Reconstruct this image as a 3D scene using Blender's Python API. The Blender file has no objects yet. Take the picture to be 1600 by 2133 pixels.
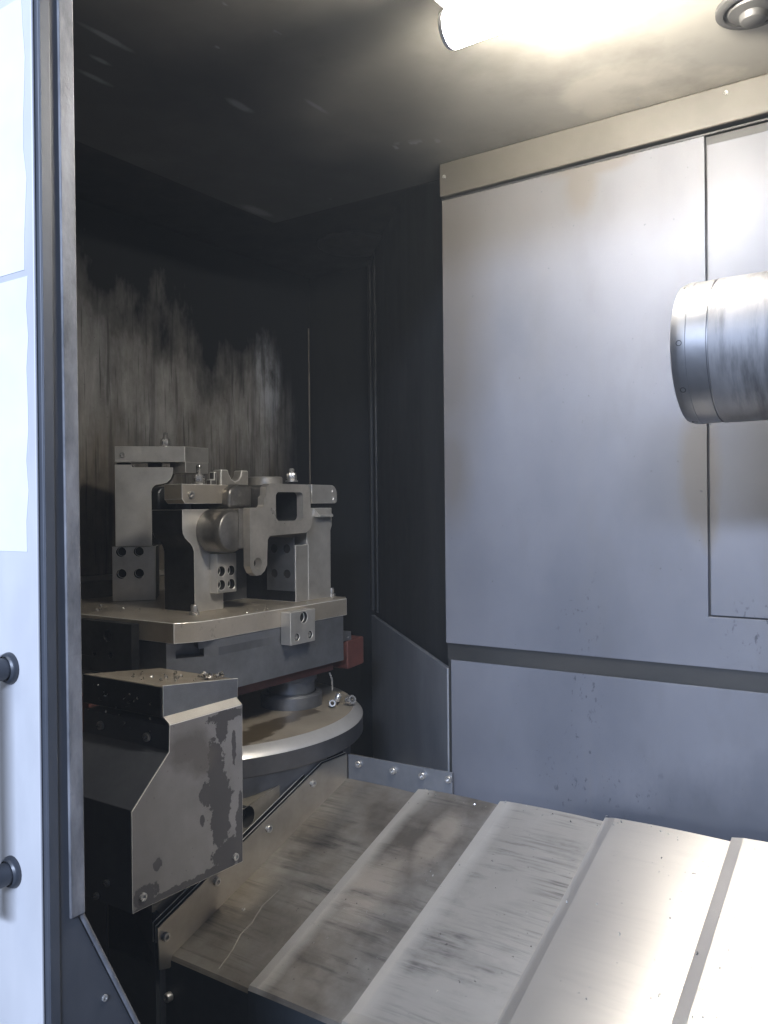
import bpy, bmesh, math, random
from mathutils import Vector, Matrix
random.seed(7)
R = math.radians
EYE = 1.5                       # eye height above the workshop floor; heights below are given relative to it
sc = bpy.context.scene

# ------------------------------------------------------------------ camera, world, lights
cd = bpy.data.cameras.new('camera')
cam = bpy.data.objects.new('camera', cd)
sc.collection.objects.link(cam)
cd.sensor_fit = 'VERTICAL'
cd.angle_y = 2 * math.atan(1066.5 / 1736.8)
cd.clip_start, cd.clip_end = 0.05, 100
right = Vector((0.82711, 0.56196, -0.00990))
up = Vector((0.00599, 0.00881, 0.99994))
fwd = Vector((-0.56201, 0.82712, -0.00392))
m = Matrix((right, up, -fwd)).transposed().to_4x4()
m.translation = Vector((0, 0, EYE))
cam.matrix_world = m
sc.camera = cam

w = bpy.data.worlds.new('World')
sc.world = w
w.use_nodes = True
w.node_tree.nodes['Background'].inputs[0].default_value = (0.55, 0.68, 1.0, 1)
w.node_tree.nodes['Background'].inputs[1].default_value = 0.24

def area(name, loc, target, sx, sy, power, col):
    d = bpy.data.lights.new(name, 'AREA')
    d.shape = 'RECTANGLE'; d.size, d.size_y = sx, sy
    d.energy = power; d.color = col
    o = bpy.data.objects.new(name, d)
    sc.collection.objects.link(o)
    o.location = loc
    o.rotation_euler = (Vector(target) - Vector(loc)).to_track_quat('-Z', 'Y').to_euler()
    return o
# the row of hall lights over the operator's aisle; the second is an added fill that whitens the door
area('hall_light_row', (0.75, -3.4, EYE + 1.55), (-0.3, 1.7, EYE), 2.4, 0.35, 560, (0.62, 0.74, 1.0))
area('roof_glazing', (-1.9, -2.2, EYE + 2.4), (-0.9, 0.5, EYE - 0.2), 2.4, 1.2, 45, (0.90, 0.94, 1.0))

sc.view_settings.view_transform = 'Standard'
sc.view_settings.look = 'None'
sc.view_settings.exposure = 0.0
sc.view_settings.gamma = 1
sc.render.engine = 'CYCLES'
sc.cycles.use_denoising = True
sc.cycles.max_bounces = 10
sc.cycles.diffuse_bounces = 4
sc.cycles.glossy_bounces = 5
sc.cycles.sample_clamp_indirect = 6

# ------------------------------------------------------------------ materials
class NT:
    """tiny node helper"""
    def __init__(s, name, origin=(0, 0, 0)):
        s.m = bpy.data.materials.new(name)
        s.m.use_nodes = True
        s.t = s.m.node_tree
        s.b = s.t.nodes['Principled BSDF']
        va = s.n('ShaderNodeVectorMath', operation='ADD')      # object space back to eye-relative metres
        s.t.links.new(s.n('ShaderNodeTexCoord').outputs['Object'], va.inputs[0])
        va.inputs[1].default_value = origin
        s.tc = va.outputs[0]
    def n(s, kind, **kw):
        x = s.t.nodes.new(kind)
        for k, v in kw.items(): setattr(x, k, v)
        return x
    def put(s, sock, v):
        if hasattr(v, 'links') or isinstance(v, bpy.types.NodeSocket): s.t.links.new(v, sock)
        elif isinstance(v, (tuple, list)) and len(v) == 3 and sock.type == 'RGBA': sock.default_value = (*v, 1)
        else: sock.default_value = v
    def map(s, scale=(1, 1, 1), loc=(0, 0, 0), rot=(0, 0, 0), src=None):
        x = s.n('ShaderNodeMapping')
        x.inputs['Scale'].default_value = scale
        x.inputs['Location'].default_value = loc
        x.inputs['Rotation'].default_value = rot
        s.put(x.inputs['Vector'], src or s.tc)
        return x.outputs[0]
    def noise(s, scale, detail=4, rough=.55, stretch=(1, 1, 1), loc=(0, 0, 0), src=None, dist=0):
        x = s.n('ShaderNodeTexNoise')
        s.put(x.inputs['Vector'], s.map(stretch, loc, src=src))
        x.inputs['Scale'].default_value = scale
        x.inputs['Detail'].default_value = detail
        x.inputs['Roughness'].default_value = rough
        x.inputs['Distortion'].default_value = dist
        return x.outputs['Fac']
    def ramp(s, v, a, b, lo=0., hi=1.):
        x = s.n('ShaderNodeMapRange')
        x.clamp = True
        s.put(x.inputs['Value'], v)
        for k, q in (('From Min', a), ('From Max', b), ('To Min', lo), ('To Max', hi)): s.put(x.inputs[k], q)
        return x.outputs[0]
    def math(s, op, a, b=0., c=None):
        x = s.n('ShaderNodeMath', operation=op)
        s.put(x.inputs[0], a); s.put(x.inputs[1], b)
        if c is not None: s.put(x.inputs[2], c)
        return x.outputs[0]
    def mix(s, f, a, b):
        x = s.n('ShaderNodeMix', data_type='RGBA')
        s.put(x.inputs['Factor'], f)
        s.put(x.inputs[6], a); s.put(x.inputs[7], b)
        return x.outputs[2]
    def xyz(s):
        x = s.n('ShaderNodeSeparateXYZ'); s.put(x.inputs[0], s.tc)
        return x.outputs
    def blob(s, spots, ax=(1, 2), nscale=30, namp=.5, stretch=(1, 1, 1), soft=.08, detail=6):
        """0..1 mask of a few stains: ellipses (u, v, ru, rv) with a noisy outline"""
        q = s.xyz()
        best = None
        for u, v, ru, rv in spots:
            a = s.math('DIVIDE', s.math('SUBTRACT', q[ax[0]], u), ru)
            b = s.math('DIVIDE', s.math('SUBTRACT', q[ax[1]], v), rv)
            d = s.math('SQRT', s.math('ADD', s.math('MULTIPLY', a, a), s.math('MULTIPLY', b, b)))
            best = d if best is None else s.math('MINIMUM', best, d)
        nz = s.math('MULTIPLY', s.math('SUBTRACT', s.noise(nscale, detail, .65, stretch), .5), namp * 2)
        return s.ramp(s.math('ADD', best, nz), 1 - soft, 1 + soft, 1, 0)
    def bump(s, h, strength=.2, dist=.002):
        x = s.n('ShaderNodeBump')
        x.inputs['Strength'].default_value = strength
        x.inputs['Distance'].default_value = dist
        s.put(x.inputs['Height'], h)
        s.t.links.new(x.outputs[0], s.b.inputs['Normal'])
    def done(s, col=None, rough=None, metal=None, spec=None):
        for k, v in (('Base Color', col), ('Roughness', rough), ('Metallic', metal), ('Specular IOR Level', spec)):
            if v is not None: s.put(s.b.inputs[k], v)
        return s.m

def simple(name, c1, c2, scale=8, stretch=(1, 1, 1), rough=(.4, .6), metal=0., bump=.1, bscale=120, bstretch=(1, 1, 1), spec=None):
    t = NT(name)
    f = t.ramp(t.noise(scale, 6, .6, stretch), .35, .65)
    fine = t.ramp(t.noise(scale * 9, 4, .6, stretch, (3, 1, 2)), .3, .8)
    f2 = t.math('ADD', t.math('MULTIPLY', f, .75), t.math('MULTIPLY', fine, .25))
    if bump: t.bump(t.noise(bscale, 3, .6, bstretch), bump)
    return t.done(t.mix(f2, c1, c2), t.ramp(t.noise(scale * 1.7, 5, .6, stretch, (7, 5, 1)), .3, .7, *rough), metal, spec)

M = {}
def build_materials():
    # satin stainless wall sheets: faint wipe clouds, dark flecks
    t = NT('satin_sheet', (-.4, 1.73, -.7))
    p = t.xyz()
    cloud = t.ramp(t.noise(3.2, 5, .55, (1, 1, .7)), .32, .68)
    col = t.mix(cloud, (.083, .088, .105), (.118, .122, .140))
    blot = t.ramp(t.noise(7.5, 6, .6, (1.3, 1, .55), (5, 1, 2)), .55, .75, 0, .5)
    col = t.mix(blot, col, (.086, .088, .097))
    lamp_warm = t.math('MULTIPLY', t.ramp(t.math('ADD', p[2], t.math('MULTIPLY', t.noise(4, 4), .5)), .45, 1.0), .6)
    lamp_warm = t.math('MULTIPLY', lamp_warm, t.ramp(t.math('ADD', p[0], t.math('MULTIPLY', t.noise(5, 4), .3)), -.85, -.35, 1, .25))
    col = t.mix(lamp_warm, col, (.142, .126, .102))  # the lamp's warm light on the upper left, put into the colour
    run = t.ramp(t.noise(11, 5, .6, (1.6, 1.6, .10), (2, 0, 0)), .56, .74, 0, .45)
    col = t.mix(t.math('MULTIPLY', run, t.ramp(t.noise(2.5, 3), .4, .6)), col, (.105, .10, .094))
    side = t.blob([(-1.0, .38, .10, .30), (-.98, .10, .05, .12)], (0, 2), 5, .5, (1, 1, .6), .55)
    col = t.mix(t.math('MULTIPLY', side, .6), col, (.072, .062, .05))
    smear_shade = t.blob([(-.655, .69, .035, .06), (-.63, .73, .09, .02), (-.415, .06, .035, .12), (-.40, -.02, .02, .07)], (0, 2), 9, .5, (1, 1, .6), .3)  # upper smears; the lower spots paint the brownish edge of the spindle's shadow
    col = t.mix(t.math('MULTIPLY', smear_shade, .6), col, (.095, .083, .066))
    foot = t.blob([(-.36, -.66, .20, .10), (-.52, -.68, .12, .06), (-.1, -.62, .3, .12)], (0, 2), 14, .5, (1, 1, .6), .45)
    col = t.mix(t.math('MULTIPLY', foot, .75), col, (.045, .05, .062))
    zone = t.blob([(-.66, -.25, .05, .10), (-.66, -.45, .035, .16), (-.62, -.62, .13, .09), (-.30, -.24, .07, .06), (-.70, -.64, .012, .05)], (0, 2), 10, .5, (1, 1, 1), .4)
    fl = t.ramp(t.noise(95, 3, .6, (1, 1, .6)), .62, .70)
    col = t.mix(t.math('MULTIPLY', t.math('MULTIPLY', fl, zone), .8), col, (.035, .036, .045))
    dot = t.ramp(t.noise(120, 2, .5), .75, .78)
    col = t.mix(t.math('MULTIPLY', dot, .7), col, (.05, .05, .055))
    t.bump(t.noise(3.2, 3, .5), .3, .005)
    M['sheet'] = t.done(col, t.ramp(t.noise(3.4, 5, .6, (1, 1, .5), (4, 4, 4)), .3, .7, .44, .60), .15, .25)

    M['groove'] = simple('oily_channel', (.012, .013, .014), (.03, .029, .027), 6, (.4, 1, 1), (.4, .7), .2)  # near-black base colour for the channel and the gaps between sheets
    # cream painted ceiling with smoke stains and the far corner's shade in the colour
    t = NT('smoky_ceiling', (0, 0, -EYE))
    col = t.mix(t.ramp(t.noise(2.2, 5, .6), .3, .7), (.28, .262, .225), (.38, .357, .31))
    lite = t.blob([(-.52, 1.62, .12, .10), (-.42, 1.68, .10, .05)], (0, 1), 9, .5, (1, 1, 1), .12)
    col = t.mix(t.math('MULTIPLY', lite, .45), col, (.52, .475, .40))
    dirt = t.ramp(t.noise(4, 6, .65, (1, 1, 1), (3, 1, 0)), .48, .7, 0, .5)
    col = t.mix(dirt, col, (.14, .127, .105))
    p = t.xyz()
    soot_shade = t.ramp(t.math('ADD', p[0], t.math('MULTIPLY', t.noise(2.5, 5, .6), .5)), -.95, -.30, 1, 0)  # painted shade: ceiling colour darkens away from the lamp, toward the alcove
    col = t.mix(soot_shade, col, (.040, .041, .042))
    dr = t.blob([(-1.184, 1.238, .010, .030), (-1.20, .93, .007, .045), (-1.33, 1.0, .007, .03), (-1.27, .97, .006, .02), (-1.565, 1.70, .018, .05), (-1.06, 1.33, .006, .03)], (0, 1), 30, .6, (1, 1, 1), .4)
    col = t.mix(t.math('MULTIPLY', dr, .35), col, (.36, .37, .38))
    drop = t.ramp(t.noise(26, 3, .55, (1, .45, 1)), .68, .73, 0, .5)
    col = t.mix(t.math('MULTIPLY', drop, t.ramp(t.noise(3.1, 2), .52, .6)), col, (.30, .31, .32))
    t.bump(t.noise(60, 3), .08)
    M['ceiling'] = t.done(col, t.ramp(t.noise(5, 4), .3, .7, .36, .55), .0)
    t = NT('dirty_trim', (-.4, 1.73, -.7))
    c = t.mix(t.ramp(t.noise(3.5, 6, .65), .3, .7), (.058, .052, .041), (.095, .086, .070))
    c = t.mix(t.ramp(t.math('ADD', t.xyz()[0], t.math('MULTIPLY', t.noise(5, 4), .3)), -.95, -.55, .75, 0), c, (.055, .05, .043))
    M['trim_dirty'] = t.done(c, .5, 0)
    M['trim'] = simple('cream_trim', (.24, .225, .195), (.31, .295, .26), 5, (1, 1, 1), (.35, .5), .1, .06)
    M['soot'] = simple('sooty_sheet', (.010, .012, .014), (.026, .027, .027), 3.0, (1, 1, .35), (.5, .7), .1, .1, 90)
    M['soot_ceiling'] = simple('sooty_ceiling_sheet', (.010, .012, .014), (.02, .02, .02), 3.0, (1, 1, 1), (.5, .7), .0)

    # end wall: soot above, a band of grey dried coolant with runs below a ragged outline, tan grime low down
    t = NT('stained_wall', (0, 0, -EYE))
    p = t.xyz()
    run = t.noise(13, 6, .66, (1, 1.0, .16))
    lob = t.noise(4.4, 5, .6, (1, 1.0, .55), (0, 3, 0))
    edge = t.math('ADD', t.math('MULTIPLY', t.math('SUBTRACT', lob, .5), 1.0), t.math('MULTIPLY', t.math('SUBTRACT', run, .5), .24))
    top = t.math('SUBTRACT', t.math('ADD', edge, t.math('ADD', .80, t.math('MULTIPLY', t.math('SUBTRACT', p[1], 1.6), -.26))), p[2])
    m_top = t.math('MULTIPLY', t.ramp(top, -.05, .14, 0, .45), 1)
    m_top = t.math('ADD', m_top, t.ramp(top, .10, .34, 0, .55))
    m_right = t.ramp(t.math('ADD', p[1], t.math('MULTIPLY', t.math('SUBTRACT', run, .5), .35)), 2.46, 2.60, 1, 0)
    m_low = t.ramp(t.math('ADD', p[2], t.math('MULTIPLY', t.math('SUBTRACT', run, .5), .6)), .05, .36)
    band = t.math('MULTIPLY', t.math('MULTIPLY', m_top, m_right), m_low)
    fine = t.math('MULTIPLY', t.ramp(t.noise(40, 5, .7, (1, 1, .14), (1, 2, 3)), .30, .62, .35, 1), t.ramp(t.noise(16, 6, .7, (1, 1, .5), (3, 2, 3)), .30, .60))
    band = t.math('MULTIPLY', band, t.math('ADD', .42, t.math('MULTIPLY', fine, .58)))
    grime = t.ramp(t.noise(3.5, 6, .65), .35, .7)
    low = t.mix(grime, (.085, .074, .062), (.25, .215, .17))
    thin = t.ramp(t.noise(60, 3, .6, (1, 1, .05), (2, 5, 1)), .57, .65, 1, .5)
    thin = t.math('MULTIPLY', thin, t.ramp(t.noise(22, 4, .6, (1, 1, .06), (4, 5, 1)), .55, .66, 1, .6))
    base = t.mix(m_top, (.016, .018, .021), low)
    rside = t.ramp(t.math('ADD', p[1], t.math('MULTIPLY', t.math('SUBTRACT', run, .5), .2)), 2.42, 2.56, 0, 1)
    base = t.mix(rside, base, (.016, .018, .021))
    col = t.mix(t.math('MULTIPLY', band, .8), base, (.62, .61, .60))
    blue = t.blob([(2.44, .50, .07, .15)], (1, 2), 11, .6, (1, 1, .35), .35)
    col = t.mix(t.math('MULTIPLY', t.math('MULTIPLY', blue, fine), .7), col, (.66, .69, .76))
    col = t.mix(t.math('SUBTRACT', 1, thin), col, (.02, .02, .022))
    speck = t.ramp(t.noise(150, 2), .70, .74, 0, .7)
    col = t.mix(speck, col, (.02, .02, .02))
    t.bump(t.noise(40, 4, .6, (1, 1, .2)), .12)
    M['stain'] = t.done(col, .58, .05)

    # machined and ground steel of the fixture
    t = NT('ground_steel')
    col = t.mix(t.ramp(t.noise(9, 5, .6), .3, .7), (.50, .485, .46), (.76, .74, .71))
    sp = t.ramp(t.noise(28, 6, .7), .58, .76, 0, .2)
    col = t.mix(sp, col, (.24, .225, .205))
    t.bump(t.noise(60, 2, .5, (1, 1, 12)), .06, .001)
    M['ground'] = t.done(col, t.ramp(t.noise(12, 5, .6), .3, .7, .28, .38), .74)
    t = NT('plate_steel')
    col = t.mix(t.ramp(t.noise(6, 6, .65), .3, .7), (.42, .375, .31), (.60, .54, .455))
    sp = t.ramp(t.noise(48, 5, .65), .60, .72, 0, .55)
    col = t.mix(sp, col, (.17, .145, .115))
    t.bump(t.noise(90, 3), .08, .001)
    M['plate'] = t.done(col, t.ramp(t.noise(9, 5), .3, .7, .28, .48), .7)
    M['dark_steel'] = simple('dark_steel', (.15, .157, .172), (.24, .25, .27), 7, (1, 1, 1), (.36, .50), .7, .07)
    M['black_steel'] = simple('oiled_black_steel', (.025, .027, .031), (.06, .062, .066), 9, (1, 1, 1), (.35, .55), .8, .08)  # black parts; also put on tower sides to paint in their shade
    M['cast'] = simple('cast_iron_part', (.12, .115, .108), (.26, .25, .235), 13, (1, 1, 1), (.30, .46), .75, .25, 160)
    M['milled'] = simple('milled_face', (.38, .36, .33), (.62, .59, .55), 10, (1, 1, 1), (.26, .42), .66, .08)
    M['bed'] = simple('bed_casting', (.15, .135, .11), (.26, .235, .195), 8, (1, 1, 1), (.45, .65), .15, .3, 90)
    M['bolt'] = simple('bolt_steel', (.40, .39, .375), (.66, .645, .62), 40, (1, 1, 1), (.22, .36), .75, .05, 300)
    M['edge'] = simple('worn_edge', (.72, .70, .66), (.84, .82, .78), 40, (1, 1, 1), (.30, .40), .5, 0)  # pale bevel colour that paints highlights along the edges
    M['hole'] = simple('dark_recess', (.008, .008, .009), (.02, .02, .02), 20, (1, 1, 1), (.6, .8), 0, 0)
    M['red'] = simple('red_brown_paint', (.065, .022, .018), (.11, .036, .028), 16, (1, 1, 1), (.45, .6), 0, .1)
    M['rubber'] = simple('black_rubber', (.012, .013, .015), (.03, .031, .034), 14, (1, 1, 1), (.4, .6), 0, .1)
    M['seal'] = simple('grey_seal', (.07, .08, .10), (.14, .15, .18), 30, (1, 1, 1), (.4, .6), .1, .2, 60)
    M['handle'] = simple('handle_black', (.02, .024, .032), (.04, .045, .055), 20, (1, 1, 1), (.3, .45), 0, .05)

    # white door paint, scuffed
    t = NT('door_paint')
    col = t.mix(t.ramp(t.noise(5, 6, .6, (1, 1, .5)), .3, .7), (.36, .36, .37), (.50, .50, .51))
    sm = t.ramp(t.noise(3.0, 5, .6, (1, 1, .35), (2, 2, 2)), .42, .62, 0, .5)
    col = t.mix(sm, col, (.27, .275, .29))
    nick = t.ramp(t.noise(90, 3, .6), .70, .74)
    col = t.mix(t.math('MULTIPLY', nick, t.ramp(t.noise(7, 3), .5, .62)), col, (.22, .23, .26))
    M['door'] = t.done(col, .42, 0)
    M['film'] = simple('white_film', (.50, .505, .52), (.62, .625, .635), 4, (1, 1, 1), (.3, .45), 0, .1, 30)
    # post edge: blue grey paint, pale worn nose
    M['post'] = simple('post_paint', (.03, .035, .045), (.055, .06, .072), 9, (1, 1, .4), (.42, .55), .1, .12, 70)
    t = NT('worn_nose')
    col = t.mix(t.ramp(t.noise(22, 6, .7, (1, 1, .35)), .35, .65), (.05, .052, .058), (.17, .17, .18))
    t.bump(t.noise(60, 5, .7), .35, .002)
    M['nose'] = t.done(col, .6, .1)

    # telescopic cover: brushed along X with dark wipe marks
    t = NT('cover_steel', (-.7, 1.4, -1.3))
    p = t.xyz()
    col = t.mix(t.ramp(t.noise(4, 5, .6, (.5, 1, 1)), .3, .7), (.60, .565, .51), (.70, .665, .61))
    clean_glare = t.ramp(t.math('ADD', p[0], t.math('MULTIPLY', t.noise(8, 3), .02)), -.60, -.585)
    col = t.mix(t.math('MULTIPLY', clean_glare, .75), col, (.90, .83, .74))  # less marked plates, tinted peach to paint in the lamp's reflection
    old_dim = t.ramp(t.math('ADD', p[0], t.math('MULTIPLY', t.noise(5, 3), .03)), -.845, -.83, 1, 0)  # first two plates darkened further, as if out of the lamp's reflection
    lipm = None
    for xs in XS[1:]:
        u = t.math('SUBTRACT', p[0], xs)
        g = t.math('MULTIPLY', t.ramp(u, -.002, 0), t.ramp(t.math('ADD', u, t.math('MULTIPLY', t.math('SUBTRACT', t.noise(9, 4, .6), .5), .03)), .018, .050, 1, 0))
        lipm = g if lipm is None else t.math('MAXIMUM', lipm, g)
    patch = t.ramp(t.noise(6.5, 5, .6, (.8, 1.3, 1.3), (5, 0, 2)), .46, .62)
    l1 = t.ramp(t.noise(26, 6, .7, (.16, 1.6, 1.6), (0, 1, 0)), .50, .64)
    l2 = t.ramp(t.noise(70, 4, .7, (.07, 1.5, 1.5), (4, 1, 0)), .50, .66)
    band = t.ramp(t.noise(9, 4, .6, (.35, 1.6, 1.6), (2, 4, 1)), .52, .64)
    mk = t.math('MULTIPLY', patch, t.math('ADD', t.math('MULTIPLY', l1, .65), t.math('MULTIPLY', band, .45)))
    mk = t.math('MAXIMUM', mk, t.math('MULTIPLY', t.math('MULTIPLY', l2, .75), t.ramp(t.noise(4.3, 3, .5, (1, 1, 1), (1, 7, 2)), .40, .62)))
    mk = t.math('MULTIPLY', mk, t.math('SUBTRACT', 1, t.math('MULTIPLY', lipm, .92)))
    mk = t.math('MULTIPLY', mk, t.math('SUBTRACT', 1, t.math('MULTIPLY', clean_glare, .88)))
    worn = t.math('MULTIPLY', t.math('SUBTRACT', 1, lipm), t.math('SUBTRACT', 1, t.math('MULTIPLY', clean_glare, .85)))
    oily = t.ramp(t.noise(4.5, 6, .6, (1, 1, 1), (9, 3, 1)), .38, .62)
    col = t.mix(t.math('MULTIPLY', worn, t.math('ADD', t.math('ADD', .30, t.math('MULTIPLY', old_dim, .20)), t.math('MULTIPLY', oily, t.math('ADD', .12, t.math('MULTIPLY', old_dim, .34))))), col, (.16, .14, .118))
    tan = t.math('MULTIPLY', t.ramp(p[0], -1.30, -1.10, 1, 0), t.ramp(t.noise(6, 4), .35, .6))
    col = t.mix(t.math('MULTIPLY', tan, .45), col, (.36, .30, .22))
    rub = t.blob([(-.985, 1.40, .05, .10), (-.93, 1.56, .035, .09)], (0, 1), 12, .6, (1, 1, 1), .35)
    col = t.mix(t.math('MULTIPLY', rub, .6), col, (.60, .53, .45))
    col = t.mix(t.math('MULTIPLY', mk, .85), col, (.07, .065, .065))
    spk = t.ramp(t.noise(110, 2, .5), .735, .76)
    col = t.mix(t.math('MULTIPLY', spk, .7), col, (.10, .09, .085))
    t.bump(t.noise(120, 2, .5, (.04, 1.6, 1.6)), .10, .0008)
    rg = t.math('ADD', t.ramp(t.noise(6, 5, .6, (.5, 1, 1), (2, 2, 2)), .3, .7, .36, .44), t.math('MULTIPLY', mk, .10))
    M['cover'] = t.done(col, rg, t.math('ADD', .66, t.math('MULTIPLY', clean_glare, .22)))
    t.b.inputs['Anisotropic'].default_value = .85
    tg = t.n('ShaderNodeCombineXYZ'); tg.inputs[1].default_value = .95; tg.inputs[2].default_value = .31
    t.put(t.b.inputs['Tangent'], tg.outputs[0])
    M['cover_dark'] = simple('cover_skirt', (.035, .042, .05), (.065, .075, .085), 6, (1, 1, 1), (.35, .5), .4, .06)
    M['flange'] = simple('flange_sheet', (.32, .30, .265), (.43, .405, .365), 8, (1, 1, 1), (.36, .5), .8, .06)
    M['flange_blue'] = simple('flange_sheet_back', (.17, .18, .20), (.23, .24, .26), 8, (1, 1, 1), (.36, .5), .5, .06)

    # guard front: pale paint, flaked to dark in patches
    t = NT('flaked_paint', (-1.3, 1.1, -.75))
    col = t.mix(t.ramp(t.noise(10, 6, .6), .3, .7), (.19, .184, .186), (.265, .258, .264))
    lowg = t.ramp(t.noise(7, 5, .6, (1, 1, .5), (1, 1, 4)), .45, .7, 0, .5)
    col = t.mix(lowg, col, (.15, .142, .138))
    lft = t.ramp(t.math('ADD', t.xyz()[1], t.math('MULTIPLY', t.noise(12, 4), .06)), 1.02, 1.18, .55, 0)
    col = t.mix(lft, col, (.13, .122, .115))
    pk = t.blob([(1.168, -.505, .022, .055), (1.180, -.57, .030, .055), (1.178, -.625, .026, .05), (1.140, -.555, .016, .025),
                 (1.205, -.685, .05, .03), (1.160, -.71, .06, .012), (1.232, -.66, .012, .06), (1.235, -.60, .006, .03), (1.05, -.712, .08, .012), (1.20, -.41, .05, .012),
                 (1.218, -.475, .006, .035), (1.185, -.43, .016, .04), (.99, -.69, .03, .018), (1.02, -.645, .012, .01), (1.13, -.60, .006, .012)], (1, 2), 62, .95, (1, 1, 1), .025, 10)
    col = t.mix(pk, col, (.075, .073, .078))
    gr = t.blob([(1.10, -.455, .055, .035), (1.13, -.48, .04, .03)], (1, 2), 26, .6, (1, 1, 1), .30)
    col = t.mix(t.math('MULTIPLY', gr, .8), col, (.11, .10, .095))
    pits = t.ramp(t.noise(120, 2), .71, .74, 0, .8)
    col = t.mix(pits, col, (.07, .065, .065))
    t.bump(pk, .35, -.001)
    M['flaked'] = t.done(col, t.ramp(pk, 0, 1, .36, .55), .3)
    M['guard_dark'] = simple('guard_paint', (.085, .092, .11), (.13, .14, .16), 6, (1, 1, 1), (.36, .48), .6, .06)
    M['guard_top'] = simple('guard_cap', (.22, .19, .15), (.32, .28, .225), 9, (1, 1, 1), (.42, .58), .3, .08)

    M['lip'] = simple('folded_lip', (.50, .47, .42), (.58, .55, .50), 20, (1, 1, 1), (.35, .5), .15, .05)  # pale colour stands in for the lamp's reflection on the fold
    # rotary table top: dried coolant film with wet brown patches and a scraped pale rim
    t = NT('table_top')
    col = t.mix(t.ramp(t.noise(7, 6, .65), .3, .7), (.27, .237, .188), (.36, .317, .26))
    wet = t.blob([(.335, -.15, .045, .075), (.315, -.06, .045, .05), (.305, .03, .03, .05), (.30, .11, .035, .055), (.35, -.22, .05, .05)], (0, 1), 24, .8, (1, 1, 1), .07)
    rim = t.blob([(.22, -.31, .13, .035), (.27, -.17, .05, .10), (.28, -.03, .04, .12)], (0, 1), 22, .6, (1, 1, 1), .06)
    col = t.mix(wet, col, (.12, .095, .062))
    col = t.mix(t.math('MULTIPLY', rim, .0), col, (.40, .36, .30))
    t.bump(t.noise(50, 5, .6), .15)
    M['table'] = t.done(col, t.ramp(wet, 0, 1, .5, .3), .25)
    M['rim'] = simple('turned_rim', (.60, .59, .58), (.70, .69, .68), 10, (1, 1, 1), (.30, .38), .6, .03, 200)
    M['rim_side'] = simple('turned_side', (.13, .13, .135), (.18, .18, .185), 10, (1, 1, 1), (.30, .40), .85, .03, 200)

    # spindle
    M['nosering'] = simple('turned_ring', (.20, .20, .207), (.26, .26, .267), 12, (1, 1, 1), (.34, .42), .85, .02, 200)
    t = NT('spindle_steel')
    col = t.mix(t.ramp(t.noise(10, 6, .65, (2.0, 1, .5)), .3, .7), (.14, .138, .14), (.22, .217, .22))
    spot = t.ramp(t.noise(38, 4, .6), .62, .74, 0, .5)
    col = t.mix(spot, col, (.20, .195, .19))
    rn = t.ramp(t.noise(16, 6, .65, (2.5, .4, .4), (3, 3, 3)), .46, .66, 0, .7)
    col = t.mix(rn, col, (.04, .04, .042))
    t.bump(t.noise(50, 4, .6), .08, .001)
    M['spindle'] = t.done(col, t.ramp(t.noise(14, 5, .6), .3, .7, .48, .62), .6)

    t = NT('lamp_glow')
    t.b.inputs['Emission Color'].default_value = (1.0, .94, .84, 1)
    t.b.inputs['Emission Strength'].default_value = LAMP
    M['lamp'] = t.done((.9, .9, .9), .4, 0)
    M['lampcap'] = simple('lamp_cap', (.62, .63, .64), (.70, .71, .72), 14, (1, 1, 1), (.3, .45), .3, .03)
    M['chip'] = simple('bright_chip', (.45, .43, .40), (.62, .60, .57), 60, (1, 1, 1), (.2, .4), .9, 0)
    M['nozzle'] = simple('nozzle_grey', (.045, .045, .044), (.07, .068, .065), 12, (1, 1, 1), (.4, .55), .2, .05)
    M['plug'] = simple('faded_red', (.05, .03, .027), (.07, .042, .038), 12, (1, 1, 1), (.5, .6), 0, .05)
    M['floor'] = simple('chip_tray', (.03, .03, .03), (.07, .065, .055), 6, (1, 1, 1), (.4, .6), .3, .15)
LAMP = 265.0
XS = [-1.302, -1.071, -.852, -.607, -.355, -.10, .16]      # leading edges of the cover plates
build_materials()

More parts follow.
